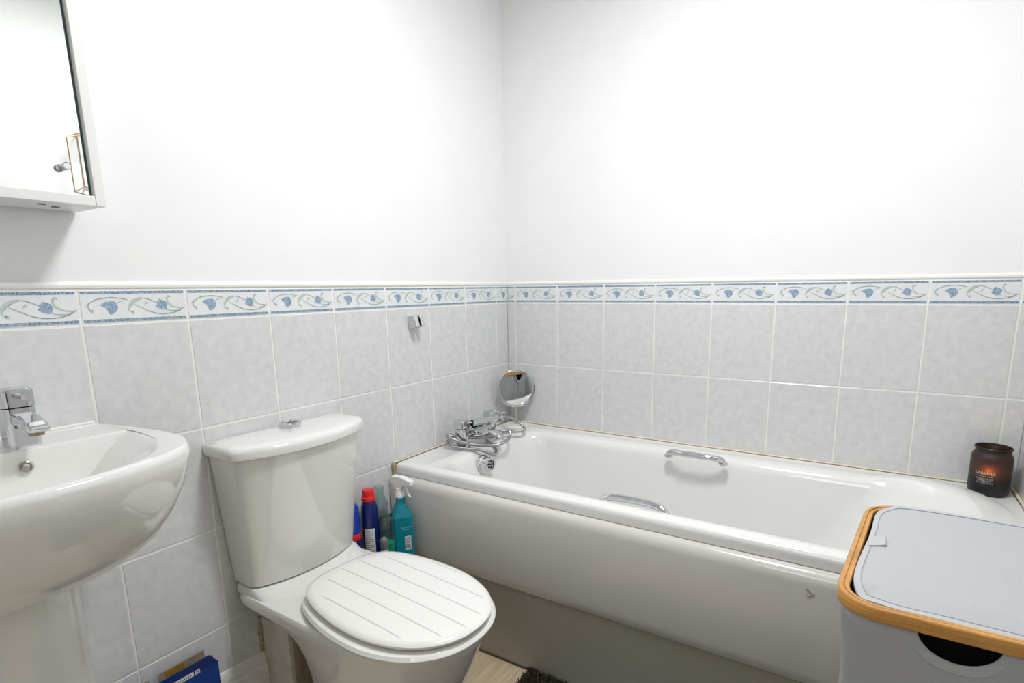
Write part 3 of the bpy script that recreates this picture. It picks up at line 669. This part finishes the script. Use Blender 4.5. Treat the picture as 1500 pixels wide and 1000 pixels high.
ps = M(); ps.tube(cat_rom([(.0015, -1.204, .275), (.0018, -1.212, .258), (.0015, -1.207, .24), (.0018, -1.210, .22), (.0015, -1.206, .203)], 6), .0035, 6, flat=(.5, 1)); ps.build('paint_smear', SKIRT, bx)

# ------------------------------------------------------------------ cartons
def carton(name, label, x0, x1, y0, y1, zt, zf, lab, stepped):
    t = thing(name, label, 'box', ((x0+x1)/2, (y0+y1)/2, 0), 'blue cartons beside the basin pedestal')
    th = .0012; bodyz = zt
    b = M(); b.box(x0, x1, y0, y0+th, .001, bodyz); b.box(x0, x1, y1-th, y1, .001, bodyz); b.box(x0, x0+th, y0, y1, .001, bodyz); b.box(x1-th, x1, y0, y1, .001, bodyz); b.box(x0, x1, y0, y1, .001, .004)
    bo_ = b.build('carton_body', CARTON, t)
    f = M(); yj = y0+(y1-y0)*.38
    f.loft([[Vector((x1+.0005, y, z)) for y, z in [(y0+.004, bodyz), (y1-.005, bodyz), (y1-.012, zf), (y1-.04, zf-.001), (y1-.042, zf+.003), (y1-.078, zf+.003), (y1-.09, zf-.006), (y0+.006, zf-.006)]],
            [Vector((x1-.001, y, z)) for y, z in [(y0+.004, bodyz), (y1-.005, bodyz), (y1-.012, zf), (y1-.04, zf-.001), (y1-.042, zf+.003), (y1-.078, zf+.003), (y1-.09, zf-.006), (y0+.006, zf-.006)]]], smooth=False)
    f.build('front_flap', CARTOND, t)
    k = M(); k.box(x0, x0+.0012, y0+.002, y1-.010, bodyz, zf-.002); k.build('back_flap', CARDB, t)
    k = M(); k.box(x0+.0013, x0+.0016, y0+.015, y1-.055, bodyz+.002, zf-.0035); k.build('inner_print', ORANGE, t)
    if lab:
        l = M(); zl = bodyz-.001
        def q(ya, yb, za, zb, mi, d): l.add([(x1+d, ya, za), (x1+d, yb, za), (x1+d, yb, zb), (x1+d, ya, zb)], [(0, 1, 2, 3)], mi, False)
        q(y1-.105, y1-.056, zl-.002, zl+.0085, 0, .0012); q(y1-.053, y1-.042, zl-.002, zl+.0085, 0, .0012)
        for i in range(9): q(y1-.1+i*.0045, y1-.0975+i*.0045, zl+.001, zl+.0048, 1, .0015)
        q(y1-.0505, y1-.0485, zl, zl+.0065, 1, .0015); q(y1-.0465, y1-.0445, zl, zl+.0065, 1, .0015); q(y1-.0505, y1-.0445, zl+.0025, zl+.004, 1, .0015)
        l.build('white_label', [PAPER, INK], t)
    return t
carton('carton', 'open navy blue carton with white label strip by the skirting', .022, .062, -1.455, -1.342, .280, .302, True, True)
carton('carton', 'open blue carton nearest the basin pedestal', .022, .062, -1.560, -1.462, .283, .300, False, False)

# ------------------------------------------------------------------ bottles on the boxing
ZS = .298
def printed(m_, c, r, z0, z1, a0, a1, mi, sx=1, sy=1, off=.0004, n=16):
    m_.loft([[Vector((c[0]+(r+off)*cos(a0+(a1-a0)*i/n)*sx, c[1]+(r+off)*sin(a0+(a1-a0)*i/n)*sy, z)) for i in range(n+1)] for z in (z0, z1)], False, False, mi, False, closed=False)
def facing(c): return math.atan2(-1.941-c[1], 1.322-c[0])
# red-capped cleaner
c1 = (.056, -.852)
b1 = thing('cleaner_bottle', 'dark blue bottle with a red cap beside the cistern', 'bottle', (*c1, ZS), 'cleaning bottles between toilet and bath')
M().lathe([(.022, 0), (.0255, .003), (.026, .01), (.026, .14), (.0255, .165), (.024, .195), (.019, .212), (.017, .218), (0, .218)], (*c1, ZS), 32).build('bottle_body', BLUEP, b1)
M().lathe([(.0185, .214), (.0215, .216), (.0215, .226), (.0185, .228), (.0175, .246), (.0165, .249), (0, .249)], (*c1, ZS), 28, T=None).build('cap', REDP, b1)
lb = M(); a = facing(c1); printed(lb, c1, .026, ZS+.02, ZS+.132, a-.75, a+.45, 0)
for i in range(15):
    z = ZS+.126-i*.0066; e = a+.33-random.random()*.15 if i % 3 else a-.1
    printed(lb, c1, .026, z-.0016, z, a-.68, e, 1, off=.0007)
lb.build('label', [PAPER, INK], b1)
# neighbouring bright blue bottle, mostly behind the cistern
c0 = (.044, -.905)
b0 = thing('cleaner_bottle', 'bright blue bottle with red band, half hidden behind the cistern', 'bottle', (*c0, ZS), 'cleaning bottles between toilet and bath')
M().lathe([(.0175, 0), (.019, .003), (.019, .116), (.0175, .122)], (*c0, ZS), 24).build('bottle_body', BLUEP, b0)
M().lathe([(.0195, .108), (.020, .110), (.020, .124), (.0185, .126), (0, .126)], (*c0, ZS), 24).build('red_band', REDP, b0)
M().lathe([(.018, .1265), (.0185, .17), (.0165, .205), (.012, .218), (0, .22)], (*c0, ZS), 24).build('bottle_top', BLUEP2, b0)
lb = M(); a = facing(c0); printed(lb, c0, .019, ZS+.01, ZS+.105, a-1.0, a+.25, 0); lb.build('label', PAPER, b0)
# clear cylinder bottle with green contents
c2_ = (.095, -.822)
b2_ = thing('clear_bottle', 'clear open cylinder with green liquid in front of the teal bottle', 'bottle', (*c2_, ZS), 'cleaning bottles between toilet and bath')
M().lathe([(.020, 0), (.0225, .002), (.0225, .150), (.022, .158), (.020, .161), (.0185, .159), (.0205, .154)], (*c2_, ZS), 36, cap1=False).build('clear_wall', CLEAR, b2_)
M().lathe([(0, .002), (.0205, .002), (.0205, .075), (0, .075)], (*c2_, ZS), 30).build('green_liquid', GREENL, b2_)
lb = M(); a = facing(c2_)
for s_t, sz, zz in (('FRESH', .012, .118), ('AIR CLEAN', .009, .100)):
    vs_, fs_ = text_polys(s_t, sz); r_ = .0229
    lb.add([Vector((c2_[0]+r_*cos(a+v.x/r_-.1), c2_[1]+r_*sin(a+v.x/r_-.1), ZS+zz+v.y+v.x*.35)) for v in vs_], fs_, 0, False)
lb.build('printed_text', mat('dark_print', (.03, .06, .07), .5), b2_)
# small grey-capped dispenser
c3 = (.136, -.838)
c3 = (.128, -.846)
b3 = thing('dispenser_bottle', 'small white dispenser with a grey rounded cap before the clear cylinder', 'bottle', (*c3, ZS), 'cleaning bottles between toilet and bath')
M().lathe([(.0, .0), (.0115, .0), (.0115, .068), (0, .068)], (.112, -.8525, ZS), 24).build('bottle_body', WHITEP, b3)
M().lathe([(.011, .068), (.0118, .070), (.0118, .094), (.0105, .102), (.006, .107), (0, .108)], (.112, -.8525, ZS), 24).build('cap', GREYP, b3)
# transparent bottle at the back
c5 = (.034, -.790)
b5 = thing('clear_bottle', 'clear plastic bottle against the tiles behind the blue one', 'bottle', (*c5, ZS), 'cleaning bottles between toilet and bath')
M().lathe([(.026, 0), (.0275, .003), (.0275, .13), (.022, .16), (.026, .175), (.020, .19), (.014, .205), (.013, .222), (.015, .223), (.015, .235), (0, .236)], (*c5, ZS), 28).build('clear_wall', CLEAR, b5)
# teal trigger spray
c4 = (.098, -.763)
b4 = thing('spray_bottle', 'teal trigger spray bottle with a white head beside the bath', 'bottle', (*c4, ZS), 'cleaning bottles between toilet and bath')
def oct_(w, d, z, ch=.3, ang=radians(55)):
    P0 = [(-w, -d*(1-ch)), (-w*(1-ch), -d), (w*(1-ch), -d), (w, -d*(1-ch)), (w, d*(1-ch)), (w*(1-ch), d), (-w*(1-ch), d), (-w, d*(1-ch))]
    return [Vector((c4[0]+x*cos(ang)-y*sin(ang), c4[1]+x*sin(ang)+y*cos(ang), ZS+z)) for x, y in P0]
M().loft([oct_(.031, .023, 0), oct_(.034, .026, .004), oct_(.034, .026, .142), oct_(.018, .0165, .176), oct_(.0145, .0145, .182), oct_(.0145, .0145, .206)], smooth=False).build('bottle_body', TEALP, b4, bevel=.0025)
hd_ = M(); hd_.lathe([(.0155, .203), (.0155, .214), (.013, .218), (.012, .235), (0, .235)], (*c4, ZS), 24)
dirx = Vector((.80, .05, 0)).normalized(); side = Vector((-dirx.y, dirx.x, 0))
def hp(u, z, w): return [Vector((*c4, ZS))+dirx*u*1.1+side*w*s__+Vector((0, 0, z)) for s__ in (-1, 1)]
outl = [(-.030, .262), (-.020, .270), (.010, .272), (.030, .266), (.046, .262), (.048, .250), (.028, .246), (.016, .240), (.012, .228), (-.012, .228), (-.016, .240), (-.028, .248)]
hd_.loft([[hp(u, z, .0095)[0] for u, z in outl], [hp(u, z, .0095)[1] for u, z in outl]], smooth=False)
hdo = hd_.build('spray_head', WHITEP, b4, bevel=.002)
tg = M(); tg.tube([Vector((*c4, ZS))+dirx*u+Vector((0, 0, z)) for u, z in ((.020, .245), (.026, .232), (.032, .218), (.042, .208))], [.005, .005, .0045, .003], 10); tg.build('trigger', WHITEP, b4)
lb = M(); ang = radians(55)
fx_, fy_ = Vector((cos(ang), sin(ang), 0)), Vector((sin(ang), -cos(ang), 0))
nf_ = fy_; ctr = Vector((*c4, ZS))
def pan_(u0, u1, z0, z1, mi, d, fdir=fx_, nd=nf_, dist=.026):
    lb.add([ctr+fdir*u0+nd*(dist+d)+Vector((0, 0, z0)), ctr+fdir*u1+nd*(dist+d)+Vector((0, 0, z0)), ctr+fdir*u1+nd*(dist+d)+Vector((0, 0, z1)), ctr+fdir*u0+nd*(dist+d)+Vector((0, 0, z1))], [(0, 1, 2, 3)], mi, False)
pan_(.003, .0225, .034, .080, 0, .0004)
for i in range(5): pan_(.004, .0195, .0755-i*.0042-.0016, .0755-i*.0042, 1, .0007)
for i in range(12): pan_(.004+i*.0013, .0046+i*.0013+(.0004 if i % 3 else 0), .039, .052, 1, .0007)
vs_, fs_ = text_polys('BATHROOM', .0055); lb.add([ctr+fx_*(.010+v.x)+nf_*.0265+Vector((0, 0, .108+v.y)) for v in vs_], fs_, 2, False)
vs_, fs_ = text_polys('CLEANER', .0055); lb.add([ctr+fx_*(.010+v.x)+nf_*.0265+Vector((0, 0, .101+v.y)) for v in vs_], fs_, 2, False)
lb.build('label', [PAPER, INK, mat('pale_teal_print', (.35, .75, .78), .4)], b4)

# ------------------------------------------------------------------ laundry hamper
Q = [Vector((1.303, -1.176, 0)), Vector((1.655, -1.172, 0)), Vector((1.676, -.772, 0)), Vector((1.338, -.772, 0))]
ZH = .738
hp_ = thing('laundry_hamper', 'grey fabric laundry hamper with a bamboo rim beside the bath', 'laundry basket', (1.49, -.97, 0))
def mq(p):
    u, v = (p.x+1)/2, (p.y+1)/2
    a = Q[0].lerp(Q[1], u); b2 = Q[3].lerp(Q[2], u); r = a.lerp(b2, v); return Vector((r.x, r.y, p.z))
def hl(ins, r, z, ns=24, nc=10):
    """ring in hamper coords, ins = inset in metres, r = corner radius in metres"""
    W_, D_ = .350, .402
    pts = rrect(-W_/2+ins, W_/2-ins, -D_/2+ins, D_/2-ins, r, z, ns=ns, nc=nc)
    return [mq(Vector((p.x/(W_/2), p.y/(D_/2), p.z))) for p in pts]
rm = M()
sec = [(0, .056, -.017), (0, .056, -.002), (.0015, .055, 0), (.0065, .050, 0), (.007, .0495, -.0025), (.0085, .048, -.0025), (.009, .0475, -.0008), (.0135, .043, -.0008), (.015, .041, -.003), (.015, .041, -.016), (.0135, .043, -.018), (.0015, .055, -.018)]
L_ = [hl(i, r, ZH+z) for i, r, z in sec]; L_.append(L_[0]); rm.loft(L_, False, False)
rim = rm.build('bamboo_rim', BAMBOO, hp_)
# fabric body with folds
def fold(p, z, k):
    t = (ZH-z)/ZH; a = math.atan2(p.y+.97, p.x-1.49)
    w = .015*sstep(0.02, .3, t)*(noise.noise(Vector((a*3.2, z*3.0, k)))+.5*noise.noise(Vector((a*9, z*5, 3))))
    n = Vector((cos(a), sin(a), 0)); q = p+n*w; q.z = z
    q.x = min(q.x, 1.680); q.y = min(q.y, -.722); return q
bod = []
zs = [ZH-.016-(ZH-.018)*i/34 for i in range(35)]
for i, z in enumerate(zs):
    t = i/34; ins = .006+.012*sin(min(t*3, 1)*pi/2)-.010*sstep(.2, .8, t)
    bod.append([fold(p, z, 1) for p in hl(ins, .045, z, ns=30)])
body_m = M().loft(bod, False, True).build('fabric_body', FABRIC, hp_)
so_ = body_m.modifiers.new('s', 'SOLIDIFY'); so_.thickness = .002; so_.offset = -1
# cut the hand holes (front and back) through the canvas
cut = M()
def hole(cx, y0, y1, hw, hh): cut.loft([[Vector((cx+hw*cos(a), y, ZH-.014+hh*sin(a))) for a in [2*pi*k/40 for k in range(40)]] for y in (y0, y1)])
hole(1.440, -1.25, -1.10, .042, .037); hole(1.515, -.85, -.70, .055, .046)
co = cut.build('cutter', DARK); bmod = body_m.modifiers.new('b', 'BOOLEAN'); bmod.object = co; bmod.operation = 'DIFFERENCE'; bmod.solver = 'EXACT'
dg = bpy.context.evaluated_depsgraph_get(); dg.update(); me2 = bpy.data.meshes.new_from_object(body_m.evaluated_get(dg))
body_m.modifiers.clear(); old = body_m.data; body_m.data = me2; me2.name = 'fabric_body'; bpy.data.objects.remove(co)
ln = M(); ln.loft([hl(.024, .04, ZH-.028), hl(.030, .04, ZH-.10), hl(.034, .04, .02)], False, True); ln.build('black_lining', BLACKF, hp_)
def hole_trim(cx, y, hw, hh, sgn):
    tr_ = M(); n = 40; a_ = [pi+pi*i/n for i in range(n+1)]
    def ysurf(x):
        return y
    inner = [Vector((cx+hw*cos(a), y, ZH-.016+hh*sin(a))) for a in a_]; outer = [Vector((cx+(hw+.010)*cos(a), y, ZH-.016+(hh+.010)*sin(a))) for a in a_]
    back = [p+Vector((0, sgn*.003, 0)) for p in outer]; bi = [p+Vector((0, sgn*.003, 0)) for p in inner]
    tr_.loft([inner, outer, back, bi, inner], False, False, closed=False); tr_.build('handle_binding', FABRIC2, hp_)
    tr_ = M(); tr_.tube([Vector((cx+(hw+.010)*cos(a), y, ZH-.016+(hh+.010)*sin(a))) for a in a_], .0012, 6); tr_.build('binding_piping', FABRIC2, hp_)
hole_trim(1.440, -1.1665, .042, .037, 1); hole_trim(1.515, -.7675, .055, .046, -1)
# fabric lid flap
def lidpt(u, v):
    """u,v in -1..1 over the rim opening; left edge pulled in at the middle"""
    a = max(-1, min(1, u)); b2 = max(-1, min(1, v))
    x = a; y = b2
    # superellipse rounding of the square
    n = 7.0; m_ = (abs(a)**n+abs(b2)**n)**(1/n); mx_ = max(abs(a), abs(b2), 1e-6)
    s = mx_/m_ if m_ > 1e-9 else 1; x, y = a*s, b2*s
    pin = .055*math.exp(-((v+.05)/.38)**2)*sstep(0, -1, -(-u)) if u < 0 else 0
    x0 = -.915; x1 = .945; y0 = -.925; y1 = .97
    X = x0+(x+1)/2*(x1-x0); Y = y0+(y+1)/2*(y1-y0)
    if u < 0: X += .027*(-u)**3*math.exp(-((v-.25)/.5)**2)
    z = ZH+.0035+.004*(1-u*u)*(1-v*v)+.0022*noise.noise(Vector((u*1.6, v*3.2, 2)))*(1-abs(u)**6)
    if v < 0: z -= .0065*sstep(.75, 1, -v)
    if u < 0: z -= .004*sstep(.8, 1, -u)
    p = mq(Vector((X, Y, 0))); p.z = z; return p
N = 44; vs_ = [lidpt(-1+2*i/N, -1+2*j/N) for j in range(N+1) for i in range(N+1)]
fs_ = [(j*(N+1)+i, j*(N+1)+i+1, (j+1)*(N+1)+i+1, (j+1)*(N+1)+i) for j in range(N) for i in range(N)]
ml = M(); ml.add(vs_, fs_); flap = ml.build('lid_flap', FABRIC, hp_)
sm_ = flap.modifiers.new('s', 'SOLIDIFY'); sm_.thickness = .003; sm_.offset = -1
def ringuv(s, n=40):
    e = [(-s+2*s*i/n, -s) for i in range(n)]+[(s, -s+2*s*i/n) for i in range(n)]+[(s-2*s*i/n, s) for i in range(n)]+[(-s, s-2*s*i/n) for i in range(n)]
    return [lidpt(u, v)+Vector((0, 0, 0)) for u, v in e]
bi = M(); up = Vector((0, 0, .0008))
A_, B_ = ringuv(.955), ringuv(1.0)
bi.loft([[p for p in A_], [p+up for p in A_], [p+up*1.3 for p in B_], [p-Vector((0, 0, .003)) for p in B_]], False, False); bi.build('edge_binding', FABRIC2, flap)
bi = M(); bi.tube([p+up for p in ringuv(.950)], .0007, 6, closed=True); bi.build('stitch_line', mat('seam_grey', (.40, .41, .42), .9), flap)
tb_ = M(); p0 = lidpt(-.985, .02); ax_ = (mq(Vector((1, 0, 0)))-mq(Vector((-1, 0, 0)))).normalized(); ay_ = Vector((-ax_.y, ax_.x, 0))
pr2 = [(0, .001), (.012, .004), (.022, .0075), (.0235, .006), (.022, .0045), (.012, .0015), (0, .0003)]
tb_.loft([[p0+ax_*x+ay_*y+Vector((0, 0, z+.0015)) for x, z in pr2] for y in (-.018, .018)], True, True); tb_.build('pull_tab', FABRIC2, flap)

# ------------------------------------------------------------------ rug
rg = M().box(.535, 1.27, -1.45, -.692, .0005, .008).build('bath_mat', RUG); tag(rg, 'dark brown shaggy bath mat against the bath panel', 'bath mat')
pl = M(); random.seed(3)
for i in range(5200):
    y = -.694-abs(random.random()**1.6)*.42; x = .532+random.random()*(.55)
    if i < 700: x = .530+random.random()*.02
    a = random.random()*2*pi; l = .010+.010*random.random(); r = .0016+.001*random.random(); dx, dy = cos(a)*l*.5, sin(a)*l*.5
    dy = min(dy, -.6940-y) if y+dy > -.6940 else dy
    b0_ = Vector((x, y, .007)); tip = Vector((x+dx, y+dy, .007+l))
    md_ = b0_.lerp(tip, .5)+Vector((0, 0, .003))
    L3 = [[b0_+Vector((cos(k*2.09+a)*r, sin(k*2.09+a)*r, 0)) for k in range(3)], [md_+Vector((cos(k*2.09+a)*r, sin(k*2.09+a)*r, 0)) for k in range(3)], [tip+Vector((cos(k*2.09+a)*r*.5, sin(k*2.09+a)*r*.5, 0)) for k in range(3)]]
    pl.loft(L3, False, True)
po = pl.build('pile', RUG, rg); po['kind'] = 'stuff'

# ------------------------------------------------------------------ ceiling lamp
lx, ly = .95, -.95
cl = thing('ceiling_lamp', 'round white ceiling lamp above the bathroom', 'lamp', (lx, ly, ZC))
M().lathe([(.17, 0), (.17, -.02), (.165, -.025), (0, -.025)], (lx, ly, ZC-.001), 48).build('lamp_base', WHITEP, cl)
M().lathe([(.16, -.026), (.155, -.05), (.12, -.075), (.06, -.087), (0, -.09)], (lx, ly, ZC-.001), 48).build('lamp_shade', LAMPM, cl)
l = bpy.data.lights.new('ceiling_light', 'AREA'); l.shape = 'DISK'; l.size = .32; l.energy = 29; l.color = (.985, .99, 1)
lo = bpy.data.objects.new('ceiling_light', l); COL.objects.link(lo); lo.location = (lx, ly, ZC-.10)
